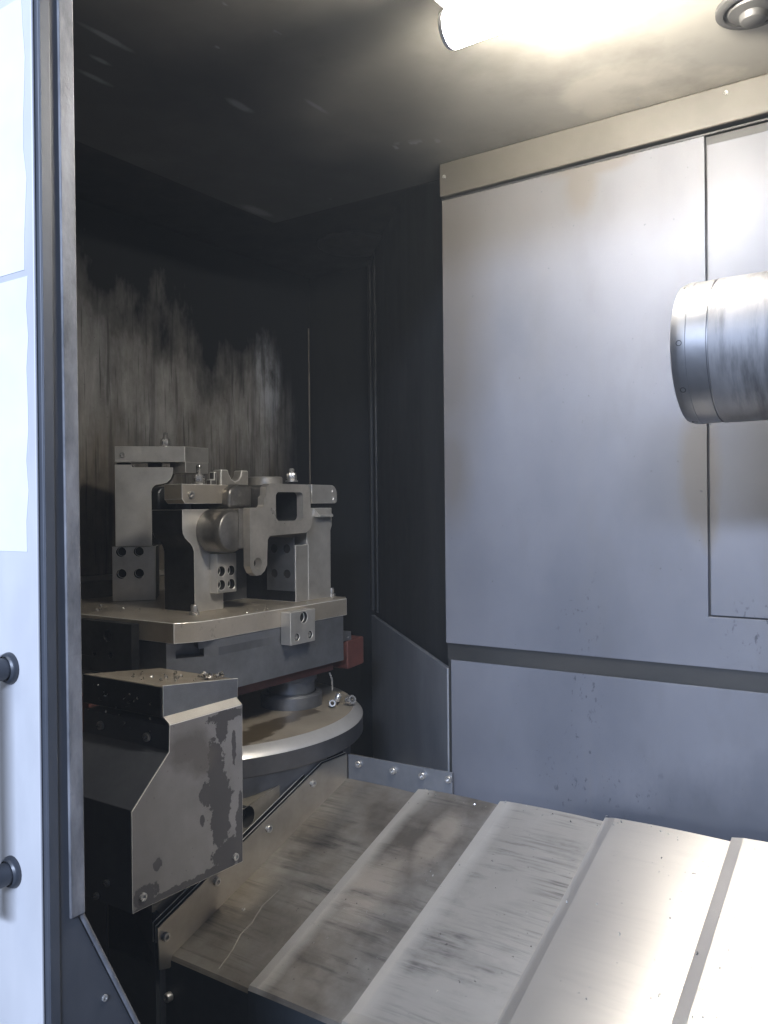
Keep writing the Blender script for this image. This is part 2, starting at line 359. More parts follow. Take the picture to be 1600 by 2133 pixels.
# ------------------------------------------------------------------ mesh helpers
class MB:
    """collects shapes in eye-relative metres; build() links them as ONE mesh object"""
    def __init__(s): s.bm = bmesh.new(); s.X = Matrix()
    def v(s, p): return s.bm.verts.new(s.X @ Vector(p))
    def face(s, vs, mi=0):
        try: f = s.bm.faces.new(vs)
        except ValueError: return None
        f.material_index = mi; f.smooth = True
        return f
    def box(s, x0, x1, y0, y1, z0, z1, mi=0):
        q = [s.v((x, y, z)) for z in (z0, z1) for x, y in ((x0, y0), (x1, y0), (x1, y1), (x0, y1))]
        for idx in ((3, 2, 1, 0), (4, 5, 6, 7), (0, 1, 5, 4), (1, 2, 6, 5), (2, 3, 7, 6), (3, 0, 4, 7)): s.face([q[i] for i in idx], mi)
        return s
    def plate(s, outer, O, U, V, thick, holes=(), depth=None, mi=0, hmi=None, smi=None):
        """polygon in the U,V plane through O, thickness back along -(U x V); holes are polygons, blind if depth is given"""
        O, U, V = Vector(O), Vector(U), Vector(V)
        N = U.cross(V).normalized()
        P = lambda a, d: O + U * a[0] + V * a[1] - N * d
        f0 = [s.v(P(a, 0)) for a in outer]
        hmi = mi if hmi is None else hmi
        back = [s.v(P(a, thick)) for a in outer]
        smi = mi if smi is None else smi
        n = len(outer)
        for i in range(n): s.face([f0[i], back[i], back[(i + 1) % n], f0[(i + 1) % n]][::-1] if area2(outer) > 0 else [f0[i], back[i], back[(i + 1) % n], f0[(i + 1) % n]], smi)
        loops = [f0]
        hb = []
        for h in holes:
            a = [s.v(P(q, 0)) for q in h]
            d = thick if depth is None else depth
            b = [s.v(P(q, d)) for q in h]
            k = len(h)
            for i in range(k): s.face([a[i], a[(i + 1) % k], b[(i + 1) % k], b[i]], hmi)
            if depth is not None: s.face(b, hmi)
            loops.append(a); hb.append(b)
        def fill(loops, flip):
            if len(loops) == 1:
                s.face(loops[0], mi); return
            es = []
            for L in loops:
                for i in range(len(L)):
                    e = s.bm.edges.get((L[i], L[(i + 1) % len(L)])) or s.bm.edges.new((L[i], L[(i + 1) % len(L)]))
                    es.append(e)
            r = bmesh.ops.triangle_fill(s.bm, use_beauty=True, use_dissolve=False, edges=es, normal=N)
            for g in r['geom']:
                if isinstance(g, bmesh.types.BMFace): g.material_index = mi; g.smooth = True
        fill(loops, False)
        if depth is None and holes: fill([back] + hb, True)
        else: s.face(back[::-1], mi)
        return s
    def cyl(s, a, b, r0, r1=None, seg=24, mi=0, caps=True):
        a, b = Vector(a), Vector(b)
        r1 = r0 if r1 is None else r1
        d = (b - a).normalized()
        u = d.orthogonal().normalized(); w_ = d.cross(u)
        A = [s.v(a + (u * math.cos(t) + w_ * math.sin(t)) * r0) for t in (2 * math.pi * i / seg for i in range(seg))]
        B = [s.v(b + (u * math.cos(t) + w_ * math.sin(t)) * r1) for t in (2 * math.pi * i / seg for i in range(seg))]
        for i in range(seg): s.face([A[i], A[(i + 1) % seg], B[(i + 1) % seg], B[i]], mi)
        if caps: s.face(A[::-1], mi); s.face(B, mi)
        return s
    def lathe(s, prof, c, d, seg=48, mi=0):
        """profile (r, h) turned about axis d through c"""
        c, d = Vector(c), Vector(d).normalized()
        u = d.orthogonal().normalized(); w_ = d.cross(u)
        rows = []
        for r, h in prof:
            if r < 1e-6: rows.append([s.v(c + d * h)])
            else: rows.append([s.v(c + d * h + (u * math.cos(t) + w_ * math.sin(t)) * r) for t in (2 * math.pi * i / seg for i in range(seg))])
        for a, b in zip(rows, rows[1:]):
            for i in range(seg):
                j = (i + 1) % seg
                if len(a) == 1 and len(b) == 1: continue
                if len(a) == 1: s.face([a[0], b[j], b[i]], mi)
                elif len(b) == 1: s.face([a[i], a[j], b[0]], mi)
                else: s.face([a[i], a[j], b[j], b[i]], mi)
        return s
    def tube(s, pts, r, seg=10, mi=0):
        for a, b in zip(pts, pts[1:]): s.cyl(a, b, r, seg=seg, mi=mi)
        return s
    def build(s, name, mat, parent=None, origin=None, bevel=0., seg=2, sharp=32, edge=False):
        if parent is not None: origin = Vector(parent['base'])
        origin = Vector(origin if origin is not None else (0, 0, -EYE))
        bmesh.ops.remove_doubles(s.bm, verts=s.bm.verts, dist=1e-6)
        bmesh.ops.recalc_face_normals(s.bm, faces=s.bm.faces)
        bmesh.ops.translate(s.bm, verts=s.bm.verts, vec=-origin)
        me = bpy.data.meshes.new(name)
        s.bm.to_mesh(me); s.bm.free()
        for x in (mat if isinstance(mat, (list, tuple)) else [mat]): me.materials.append(M[x])
        me.set_sharp_from_angle(angle=R(sharp))
        o = bpy.data.objects.new(name, me)
        sc.collection.objects.link(o)
        if parent is not None: o.parent = parent; 
        else: o.location = origin + Vector((0, 0, EYE))
        o['base'] = tuple(origin)
        if bevel:
            b = o.modifiers.new('edge', 'BEVEL')
            b.width = bevel; b.segments = seg; b.limit_method = 'ANGLE'; b.angle_limit = R(38); b.harden_normals = True
            b.use_clamp_overlap = True
            if edge: me.materials.append(M['edge']); b.material = len(me.materials) - 1  # edge highlight painted on the bevel faces
        return o

def area2(p): return sum(p[i][0] * p[(i + 1) % len(p)][1] - p[(i + 1) % len(p)][0] * p[i][1] for i in range(len(p)))
def circ(cx, cy, r, n=20): return [(cx + r * math.cos(2 * math.pi * i / n), cy + r * math.sin(2 * math.pi * i / n)) for i in range(n)]
def rrect(x0, x1, y0, y1, r, n=5):
    out = []
    for cx, cy, a0 in ((x1 - r, y1 - r, 0), (x0 + r, y1 - r, 90), (x0 + r, y0 + r, 180), (x1 - r, y0 + r, 270)):
        out += [(cx + r * math.cos(R(a0 + 90 * i / n)), cy + r * math.sin(R(a0 + 90 * i / n))) for i in range(n + 1)]
    return out
def rounded(pts, rad, n=5):
    """round the corners of a polygon; rad is one radius or a list"""
    out = []
    k = len(pts)
    for i, p in enumerate(pts):
        r = rad[i] if isinstance(rad, (list, tuple)) else rad
        p = Vector(p); a = Vector(pts[i - 1]); b = Vector(pts[(i + 1) % k])
        if r <= 0: out.append(tuple(p)); continue
        u, w_ = (a - p), (b - p)
        ang = u.angle(w_)
        d = min(r / math.tan(ang / 2), u.length * .49, w_.length * .49)
        r = d * math.tan(ang / 2)
        u.normalize(); w_.normalize()
        c = p + (u + w_).normalized() * (r / math.sin(ang / 2))
        s0, s1 = p + u * d - c, p + w_ * d - c
        t0 = math.atan2(s0.y, s0.x); t1 = math.atan2(s1.y, s1.x)
        dt = (t1 - t0 + math.pi) % (2 * math.pi) - math.pi
        out += [(c.x + r * math.cos(t0 + dt * j / n), c.y + r * math.sin(t0 + dt * j / n)) for j in range(n + 1)]
    return out
YZ = dict(U=(0, 1, 0), V=(0, 0, 1))            # a plate that faces +X: 2-D points are (y, z)
XZ = dict(U=(1, 0, 0), V=(0, 0, 1))            # a plate that faces -Y: 2-D points are (x, z)
XY = dict(U=(1, 0, 0), V=(0, 1, 0))            # a plate that faces up: 2-D points are (x, y)

def tag(o, label, cat, group=None):
    o['label'] = label; o['category'] = cat
    if group: o['group'] = group
    return o
def thing(name, base, label, cat, group=None):
    o = bpy.data.objects.new(name, None)
    sc.collection.objects.link(o)
    o.empty_display_size = .05
    o.location = Vector(base) + Vector((0, 0, EYE))
    o['base'] = tuple(base)
    return tag(o, label, cat, group)
def struct(o): o['kind'] = 'structure'; return o
def stuff(o): o['kind'] = 'stuff'; return o

_bolt = {}
def bolt(parent, pos, d, r=.0065, h=.007, name='bolt', socket=True):
    """socket-head screw on a face whose outward normal is d; its mesh is shared"""
    key = (round(r, 5), round(h, 5), socket)
    if key not in _bolt:
        b = MB()
        if socket:
            b.lathe([(r, 0), (r, h * .85), (r * .88, h), (r * .52, h), (r * .50, h * .4), (0, h * .35)], (0, 0, 0), (0, 0, 1), 20)
        else:
            b.lathe([(r * 1.25, 0), (r * 1.25, h * .15), (r * .95, h * .16), (r * .95, h * .9), (r * .8, h), (0, h)], (0, 0, 0), (0, 0, 1), 6)
        o = b.build(name, 'bolt', None, (0, 0, 0))
        _bolt[key] = o.data
        bpy.data.objects.remove(o)
    o = bpy.data.objects.new(name, _bolt[key])
    sc.collection.objects.link(o)
    o.parent = parent
    o.location = Vector(pos) - Vector(parent['base'])
    o.rotation_euler = Vector(d).to_track_quat('Z', 'Y').to_euler()
    return o
def stud(parent, pos, top, r=.0075, nut=.0135, name='clamp_nut'):
    """threaded stud with washer and hexagon nut; top is the height above pos"""
    x, y, z = pos
    b = MB()
    b.cyl((x, y, z), (x, y, z + .004), nut * 1.35, seg=24)
    b.lathe([(nut * 1.02, .004), (nut * 1.12, .006), (nut * 1.12, .022), (nut * 1.0, .025), (0, .025)], pos, (0, 0, 1), 6)
    n = b.build(name, 'bolt', parent, bevel=.0006, seg=1)
    t = MB()
    prof = [(r, .02)]
    h = .026
    while h < top - .006:
        prof += [(r, h), (r * .86, h + .0012)]; h += .0024
    prof += [(r, h), (r * .9, top - .002), (r * .6, top), (0, top)]
    t.lathe(prof, pos, (0, 0, 1), 14)
    t.build('stud', 'bolt', n)
    return n

# ------------------------------------------------------------------ enclosure
X_END, Y_PANEL, Y_BACK, Z_CEIL, Z_HIGH = -2.2, 1.73, 2.70, .818, .957
struct(MB().box(-4, 3, -4.5, 3.5, -EYE - .02, -EYE).build('floor', 'floor'))
struct(MB().box(-2.19, 1.1, .56, 2.69, -1.38, -1.36).build('chip_tray_floor', 'floor'))
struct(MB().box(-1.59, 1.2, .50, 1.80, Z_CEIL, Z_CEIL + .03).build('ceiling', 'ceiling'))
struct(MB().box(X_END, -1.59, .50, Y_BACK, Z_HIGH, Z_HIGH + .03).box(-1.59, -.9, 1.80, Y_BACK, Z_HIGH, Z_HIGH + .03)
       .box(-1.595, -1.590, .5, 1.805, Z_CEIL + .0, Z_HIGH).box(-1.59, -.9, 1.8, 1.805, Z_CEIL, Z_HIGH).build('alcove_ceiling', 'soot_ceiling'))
ew = tag(MB().box(X_END - .03, X_END, .5, Y_BACK + .03, -1.4, Z_HIGH + .03).build('end_wall', 'stain'),
         'dark end wall with ragged grey coolant stains behind the clamping fixture', 'wall')
lb = MB().plate([(0.56, -.215), (2.68, -.215), (2.68, -.198), (0.56, -.198)], (X_END + .02, 0, 0), thick=.0195, **YZ)
lb.build('wall_ledge', 'trim', ew, bevel=.002)
MB().plate([(0.56, -.9), (2.68, -.9), (2.68, -.216), (0.56, -.216)], (X_END + .012, 0, 0), thick=.0115, **YZ).build('lower_sheet', 'bed', ew)
glint = MB()
glint.tube([(X_END + .003, 2.690, -.3), (X_END + .003, 2.690, .75)], .003, 10)
glint.build('corner_bead', 'bed', ew)  # thin rod added to stand for the bright glint down the corner
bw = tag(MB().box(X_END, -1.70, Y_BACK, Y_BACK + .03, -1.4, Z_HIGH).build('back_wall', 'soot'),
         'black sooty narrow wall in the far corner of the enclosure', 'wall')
# 45 degree wall of the alcove, and the lit guard sheet at its foot
q = math.sqrt(.5)
dw = MB(); dw.plate([(0, -1.3), (1.14, -1.3), (1.14, Z_HIGH), (0, Z_HIGH)], (-1.80, 2.575, 0), (q, -q, 0), (0, 0, 1), .02)
dwo = tag(dw.build('alcove_wall', 'soot'), 'black slanted wall between the far corner and the large grey sheet', 'wall')
for i, (a, b_, pr) in enumerate(((.0, .035, .014), (.085, .115, .010))):
    p = MB(); p.plate([(a, -.38), (b_, -.38), (b_, .93), (a, .93)], (-1.80 + q * -pr, 2.575 - q * pr, 0), (q, -q, 0), (0, 0, 1), pr - .001)
    p.build('wall_rail', 'soot', dwo, bevel=.003)
gs = MB(); gs.plate([(0, -1.1), (1.05, -1.1), (1.05, -.385), (0, -.385)], (-1.745, 2.48, 0), (q, -q, 0), (0, 0, 1), .012)
M['guard_sheet'] = simple('guard_sheet', (.16, .17, .19), (.27, .28, .30), 3, (1, 1, .5), (.34, .46), .35, .08)
tag(gs.build('guard_sheet', 'guard_sheet', bevel=.002), 'low slanted steel sheet behind the round table, top edge falling to the grey panel', 'sheet')
# lid under the alcove ceiling
lid = thing('ceiling_lid', (-1.765, 2.43, Z_HIGH), 'round dark lid on the ceiling in the far corner', 'lid')
MB().lathe([(0, -.012), (.132, -.012), (.138, -.008), (.138, -.0005)], (-1.765, 2.43, Z_HIGH), (0, 0, 1), 48).build('cover_disc', 'nozzle', lid)
# front of the enclosure left of the opening, right wall
struct(MB().box(X_END - .03, -.80, .50, .53, -1.4, Z_HIGH + .03).box(-.80, 1.2, .5, .53, -1.4, -.95).box(-.80, 1.2, .5, .53, .86, 1.3)
       .box(1.2, 1.23, .5, 1.8, -1.4, 1.0).build('enclosure_front', 'soot'))

# side wall of sheets
sw = thing('side_wall', (-.4, Y_PANEL, -.7), 'right hand side wall of grey satin sheets above the stepped cover', 'wall')
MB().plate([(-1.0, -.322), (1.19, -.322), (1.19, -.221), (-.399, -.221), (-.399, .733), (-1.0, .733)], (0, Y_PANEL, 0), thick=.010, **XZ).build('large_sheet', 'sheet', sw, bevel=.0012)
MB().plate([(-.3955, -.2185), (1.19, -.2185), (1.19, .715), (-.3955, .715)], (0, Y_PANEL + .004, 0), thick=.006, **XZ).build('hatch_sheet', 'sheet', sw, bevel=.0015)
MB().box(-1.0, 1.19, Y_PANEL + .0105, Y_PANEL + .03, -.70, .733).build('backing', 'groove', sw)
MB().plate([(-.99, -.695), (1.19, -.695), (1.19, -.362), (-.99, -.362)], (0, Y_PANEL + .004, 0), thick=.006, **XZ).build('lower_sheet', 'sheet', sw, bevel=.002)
MB().box(-.998, 1.19, Y_PANEL + .0045, Y_PANEL + .0103, -.3615, -.3225).build('channel', 'groove', sw)
tr = MB(); tr.plate([(-1.0, .738), (1.19, .752), (1.19, Z_CEIL - .001), (-1.0, Z_CEIL - .001)], (0, Y_PANEL - .012, 0), thick=.05, **XZ)
tro = tr.build('ceiling_trim', 'trim_dirty', sw, bevel=.004, seg=3)
for x, z in ((-.985, .795), (-.355, .812)): bolt(sw, (x, Y_PANEL - .012, z - .012), (0, -1, 0), .004, .004, 'screw')
MB().box(-1.0, 1.19, Y_PANEL + .0, Y_PANEL + .0102, .7335, .737).build('top_gap', 'groove', sw)

# ------------------------------------------------------------------ door and post at the left
dr = thing('machine_door', (-.80, .495, -1.4), 'white machine door at the left edge with ragged film and black handle', 'door')
MB().plate([(-1.5, -1.38), (-.757, -1.38), (-.757, 1.25), (-1.5, 1.25)], (0, .495, 0), thick=.0035, **XZ).build('door_panel', 'door', dr, bevel=.0015)
def ragged(x0, x1, z0, z1, step=.03):
    pts = [(x0, z0)]
    n = int((z1 - z0) / step)
    for i in range(n + 1):
        zz = z0 + (z1 - z0) * i / n
        pts.append((x1 + .005 * math.sin(zz * 5.1) + random.uniform(-.0035, .0035), zz))
    return pts + [(x0, z1)]
MB().plate(ragged(-1.45, -.771, -.04, .238), (0, .4945, 0), thick=.0004, **XZ).build('film', 'film', dr)
MB().plate(ragged(-1.45, -.774, .245, .52), (0, .4945, 0), thick=.0004, **XZ).build('film', 'film', dr)
hd = MB()
for z in (-.161, -.372):
    hd.cyl((-.806, .4945, z), (-.806, .455, z), .0115, seg=24)
    hd.lathe([(.0165, 0), (.0165, .004), (.013, .007)], (-.806, .4948, z), (0, -1, 0), 24)
hd.cyl((-.806, .449, -.40), (-.806, .449, -.133), .0125, seg=24)
hd.build('handle', 'handle', dr, bevel=.003, seg=3)

po = thing('door_post', (-.75, .51, -1.4), 'blue grey door post with a worn pale nose beside the white door', 'post')
body = [(.4990, -1.38), (.70, -1.38), (.70, -.775), (.534, -.418), (.528, .9), (.4990, .9)]
MB().plate(body, (-.7515, 0, 0), thick=.045, **YZ).build('post_body', 'post', po, bevel=.002)
MB().box(-.7515, -.7495, .4995, .511, -1.38, .9).build('post_strip', 'post', po, bevel=.0008)
ns = MB()
ns.plate([(.5225, -.418), (.5400, -.418), (.5365, .9), (.5185, .9)], (-.7475, 0, 0), thick=.0038, **YZ)
ns.build('post_nose', 'nose', po, bevel=.0016, seg=3)
MB().tube([(-.752, .536, -.415), (-.752, .70, -.768)], .0028, 12).build('sill_edge', 'nose', po)
bolt(po, (-.7515, .565, -.52), (1, 0, 0), .0035, .002, 'rivet')

# ------------------------------------------------------------------ stepped way cover
SL = math.tan(R(18.15))
def zc(y): return -.6945 + SL * (y - 1.705)
wc = thing('way_cover', (-.7, 1.4, -1.3), 'stepped telescopic steel way cover sloping across the floor of the machine', 'way cover')
Ya, Yb = 1.124, 1.712
for k in range(6):
    dz = .012 * k
    x0, x1 = XS[k], XS[k + 1] + .04
    lip = .0 if k == 0 else .022
    prof = [(x0, -.0035), (x0, 0), (x0 + max(lip, .004), .0032 if k else .0005)]
    xa = prof[-1][0]                                     # the sheet between the lips is bowed up a few millimetres
    for i in range(1, 11):
        xx = xa + (x1 - xa) * i / 10
        h = (xx - (xa + x1 - .04) / 2) / ((x1 - .04 - xa) / 2)
        prof.append((xx, (.0032 if k else .0005) + .0020 * (1 - h * h)))
    b = MB()
    cols = []
    path = [(Yb, 0)] + [(Ya + .012 + (Yb - Ya - .012) * (1 - i / 6), 0) for i in range(1, 7)]
    for (px, pz) in prof:
        col = []
        for (yy, _) in path: col.append(b.v((px, yy, zc(yy) + dz + pz)))
        zb = zc(Ya + .012) + dz + pz
        col.append(b.v((px, Ya + .004 - dz * .6 - pz, zb - .004)))
        col.append(b.v((px, Ya - dz * .6 - pz, zb - .012)))
        col.append(b.v((px, Ya - dz * .6 - pz, -1.30)))
        cols.append(col)
    for a, c in zip(cols, cols[1:]):
        for i in range(len(a) - 1):
            b.face([a[i], a[i + 1], c[i + 1], c[i]], 1 if i >= len(a) - 2 else 0)
    # far edge turned down
    fe = [b.v((px, Yb, zc(Yb) + dz + pz - .03)) for px, pz in prof]
    for i in range(len(prof) - 1): b.face([cols[i][0], cols[i + 1][0], fe[i + 1], fe[i]], 0)
    b.build('cover_plate', ['cover', 'cover_dark'], wc, bevel=.0, sharp=4)
for x, y in ((-1.228, 1.27),): bolt(wc, (x, y, zc(y) + .001), (0, -.3, .95), .004, .002, 'rivet')
for x, z in ((-1.04, -.93), (-1.03, -1.0)): bolt(wc, (x + .03, Ya - .005, z), (0, -1, 0), .004, .002, 'rivet')
MB().tube([(-1.165, 1.135, zc(1.135) + .0025), (-1.172, 1.18, zc(1.18) + .0026), (-1.185, 1.215, zc(1.215) + .0026), (-1.183, 1.245, zc(1.245) + .0026), (-1.195, 1.29, zc(1.29) + .0026), (-1.19, 1.34, zc(1.34) + .0025)], .0009, 6).build('dried_run', 'flange', wc)
random.seed(3)

# flange plate along the left edge of the cover, with a double wiper on top
fp = thing('side_flange', (-1.285, 1.4, -.9), 'inclined tan steel flange with socket screws along the left edge of the stepped cover', 'flange')
topl = [(1.09, -.815), (1.611, -.628), (1.712, -.6285)]
MB().plate([(1.095, zc(1.095) - .004), (1.12, zc(1.12) - .02), (1.712, -.72)] + topl[::-1], (-1.285, 0, 0), thick=.003, **YZ).build('flange_plate', 'flange', fp, bevel=.0008)
for dx, dz in ((-.0045, .004), (-.0125, .009)):
    pts = [(y, z + dz) for y, z in topl]
    low = [(y, z - .03) for y, z in topl]
    MB().plate(low + pts[::-1], (-1.285 + dx, 0, 0), thick=.0022, **YZ).build('wiper_strip', 'black_steel', fp, bevel=.0009, edge=True)
for y, z in ((1.569, -.664), (1.41, -.722), (1.247, -.781), (1.108, -.838)): bolt(fp, (-1.285, y, z), (1, 0, 0), .0085, .008)
bp = thing('end_flange', (-1.13, 1.711, -.7), 'dark blue steel strip with four cap screws at the foot of the slanted sheet', 'flange')
MB().plate([(-1.283, -.80), (-.978, -.80), (-.978, -.625), (-1.283, -.629)], (0, 1.714, 0), thick=.004, **XZ).build('flange_plate', 'flange_blue', bp, bevel=.001)
for x, z in ((-1.247, -.648), (-1.142, -.647), (-1.058, -.645), (-.985, -.641)): bolt(bp, (x, 1.714, z), (0, -1, 0), .0085, .010)

# ------------------------------------------------------------------ bed and rotary table
bd = thing('machine_bed', (-1.7, 1.6, -1.3), 'dark cast bed under the round table with a curved raised edge', 'machine bed')
MB().box(-2.15, -1.32, 1.115, 2.2, -1.36, -.80).build('bed_block', 'bed', bd, bevel=.01)
cv = [(1.10, -.90), (1.70, -.90), (1.70, -.612), (1.60, -.617), (1.55, -.630), (1.48, -.648), (1.41, -.660), (1.34, -.672), (1.25, -.70), (1.10, -.76)]
MB().plate(cv, (-1.312, 0, 0), thick=.16, holes=[circ(1.372, -.690, .024)], depth=.03, hmi=1, **YZ).build('apron', ['bed', 'hole'], bd, bevel=.009, seg=3, edge=True)

CX, CY = -1.72, 1.60
rt = thing('rotary_table', (CX, CY, -.80), 'round steel rotary table with a bright turned rim under the pallet', 'rotary table')
MB().lathe([(.425, -.80), (.425, -.613), (.415, -.610)], (CX, CY, 0), (0, 0, 1), 96).build('table_housing', 'dark_steel', rt)
MB().lathe([(.43, -.6065), (.458, -.6065), (.460, -.604), (.460, -.5625)], (CX, CY, 0), (0, 0, 1), 128).build('table_side', 'rim_side', rt)
MB().lathe([(.460, -.5625), (.459, -.5605), (.436, -.5395), (.434, -.539)], (CX, CY, 0), (0, 0, 1), 128).build('table_rim', 'rim', rt)
b = MB(); b.lathe([(.434, -.539), (.30, -.539), (0, -.539)], (CX, CY, 0), (0, 0, 1), 96)
tt = b.build('table_top', 'table', None, (CX, CY, -.8)); tt.parent = rt; tt.location = (0, 0, 0)
for px, py in ((-1.515, 1.765), (-1.515, 1.435), (-1.925, 1.765), (-1.925, 1.435)):
    c = MB().lathe([(.085, -.5385), (.085, -.507), (.080, -.502), (.068, -.501)], (px, py, 0), (0, 0, 1), 40).build('clamp_pad', 'dark_steel', rt, sharp=40)
    MB().lathe([(.064, -.5015), (.064, -.470), (.070, -.468), (.070, -.450), (.062, -.447)], (px, py, 0), (0, 0, 1), 40).build('clamp_cone', 'dark_steel', c, sharp=40)

# loose fittings and chips on the table
lf = thing('loose_fittings', (-1.40, 1.80, -.539), 'small heap of loose grey nuts and elbows on the round table rim', 'fittings')
for (x, y, d, r, h) in ((-1.372, 1.835, (.9, -.3, .3), .013, .022), (-1.395, 1.80, (.4, -.8, .2), .010, .02), (-1.405, 1.825, (.2, .3, .9), .009, .022)):
    d = Vector(d).normalized()
    b = MB(); b.lathe([(r * .55, h), (r * .9, h), (r, h * .9), (r, h * .15), (r * .9, 0), (r * .55, 0), (r * .55, h)], (x, y, -.539 + r), d, 16)
    b.build('fitting', 'bolt', lf)
MB().tube([(-1.415, 1.82, -.50), (-1.412, 1.815, -.47), (-1.418, 1.812, -.45)], .0025, 8).build('wire', 'bolt', lf)

# ------------------------------------------------------------------ pallet
pa = thing('pallet', (CX, CY, -.45), 'dark steel pallet block with red brown brackets on the round table', 'pallet')
full = [(-2.04, 1.274), (-1.462, 1.274), (-1.40, 1.375), (-1.40, 1.853), (-1.44, 1.905), (-2.0, 1.905), (-2.04, 1.86)]
def notch(w_):
    mx, my = -1.4345, 1.3195
    dx, dy = .062 / .1185, .101 / .1185
    nx, ny = -dy, dx
    a = (mx - dx * w_, my - dy * w_); c = (mx + dx * w_, my + dy * w_)
    return [a, (a[0] + nx * .05, a[1] + ny * .05), (c[0] + nx * .05, c[1] + ny * .05), c]
for (z0, z1, w_) in ((-.316, -.2975, .019), (-.335, -.316, .032)):
    pts = [full[0], full[1]] + notch(w_) + full[2:]
    MB().plate(pts, (0, 0, z1), thick=z1 - z0, **XY).build('pallet_body', 'dark_steel', pa)
MB().plate(full, (0, 0, -.335), thick=.085, **XY).build('pallet_body', 'dark_steel', pa)
ins = [(-2.03, 1.30), (-1.478, 1.30), (-1.425, 1.385), (-1.425, 1.838), (-1.46, 1.88), (-2.0, 1.88)]
MB().plate(ins, (0, 0, -.4205), thick=.027, **XY).build('red_skirt', 'red', pa)
rb = MB(); rb.plate(rounded([(1.905, -.378), (1.985, -.372), (1.985, -.452), (1.905, -.458)], .006), (-1.425, 0, 0), thick=.09, **YZ)
rb.build('red_bracket', 'red', pa, bevel=.003)
b = MB(); b.plate([(1.86, -.345), (1.90, -.348), (1.932, -.352), (1.935, -.377), (1.86, -.377)], (-1.432, 0, 0), thick=.05, holes=[circ(1.918, -.366, .004, 10)], depth=.004, **YZ)
b.build('bracket_lug', 'dark_steel', pa, bevel=.0012)
rb = MB(); rb.box(-1.74, -1.628, 1.19, 1.262, -.53, -.42); rb.build('red_bracket', 'red', pa, bevel=.004)
MB().box(-1.73, -1.64, 1.2, 1.272, -.4195, -.39).build('bracket_lug', 'dark_steel', pa, bevel=.0015)

# ------------------------------------------------------------------ fixture bolted on the pallet
fx = thing('clamping_fixture', (CX, CY, -.297), 'machined clamping fixture with three clamp towers on a chamfered base plate', 'fixture')
base = [(-2.05, 1.268), (-1.430, 1.268), (-1.3985, 1.325), (-1.3985, 1.868), (-1.43, 1.905), (-2.0, 1.915), (-2.05, 1.87)]
MB().plate(base, (0, 0, -.25), thick=.0465, **XY).build('base_plate', 'plate', fx, bevel=.0018, edge=True)
# stop block on the front edge
sb = MB(); sb.plate([(1.589, -.340), (1.685, -.340), (1.687, -.2575), (1.589, -.2575)], (-1.365, 0, 0), thick=.0325,
                    holes=[circ(1.641, -.275, .0145), circ(1.6135, -.322, .0095), circ(1.665, -.322, .0095)], depth=.012, hmi=1, **YZ)
s_ = sb.build('stop_block', ['ground', 'hole'], fx, bevel=.0012, edge=True)
for y in (1.6135, 1.665): bolt(s_, (-1.3765, y, -.322), (1, 0, 0), .0075, .008)
# dark bar on the left edge
sb = MB(); sb.plate([(-1.92, -.378), (-1.545, -.378), (-1.545, -.258), (-1.92, -.258)], (0, 1.245, 0), thick=.0225,
                    holes=[circ(-1.63, -.29, .014), circ(-1.62, -.335, .007), circ(-1.68, -.335, .007), circ(-1.78, -.335, .007)], depth=.012, hmi=1, **XZ)
sb.build('stop_bar', ['black_steel', 'hole'], fx, bevel=.0012)
# left tower, set at 45 degrees
A = Vector((-1.924, 1.488, 0)); n45 = Vector((q, -q, 0)); u45 = Vector((q, q, 0))
T45 = dict(U=u45, V=(0, 0, 1))
ct = MB(); ct.plate([(0, -.2495), (.116, -.2495), (.117, -.098), (0, -.098)], A, thick=.13,
                    holes=[circ(s, z, .0135) for s in (.024, .071) for z in (-.113, -.174)], depth=.03, hmi=1, smi=2, **T45)  # side faces near-black, shade put into the colour
o1 = ct.build('tower_foot', ['ground', 'hole', 'black_steel'], fx, bevel=.0015, edge=True)
up_ = [(.009, -.0975), (.107, -.0975), (.107, .055)]
up_ += [(.107 + .020 * (1 - math.cos(R(a))), .055 + .019 * math.sin(R(a))) for a in (30, 60, 90)]
up_ += [(.135, .0745), (.149, .079), (.160, .090), (.166, .106), (.166, .1225), (.055, .1225), (.055, .130), (.009, .130)]
ct = MB(); ct.plate(up_, A - n45 * .002, thick=.075, smi=1, **T45); ct.build('clamp_tower', ['ground', 'black_steel'], fx, bevel=.0015, edge=True)  # dark sides again stand for shade
arm = MB()
a0 = A + n45 * .01
Bp = Vector((-1.770, 1.617, 0))
pts = [a0 + u45 * .011, Bp, Vector((-1.770, 1.707, 0)), Vector((-1.83, 1.72, 0)), a0 + u45 * .10 - n45 * .075, a0 + u45 * .011 - n45 * .075]
arm.plate([(p.x, p.y) for p in pts], (0, 0, .180), thick=.044, **XY)
arm.box(-1.835, -1.7703, 1.619, 1.7055, .106, .137)
am = arm.build('clamp_arm', 'ground', fx, bevel=.0015, edge=True)
pp = a0 + u45 * .032
bolt(fx, (pp.x, pp.y, .156), n45, .0075, .006, 'pin')
sp_ = a0 + u45 * .145 - n45 * .035
stud(fx, (sp_.x, sp_.y, .180), .042, .007, .013)
for a_ in (.03, .115):
    c_ = A + u45 * a_ - n45 * .035
    MB().cyl((c_.x, c_.y, .120), (c_.x, c_.y, .136), .02, seg=20).build('spacer', 'black_steel', fx)
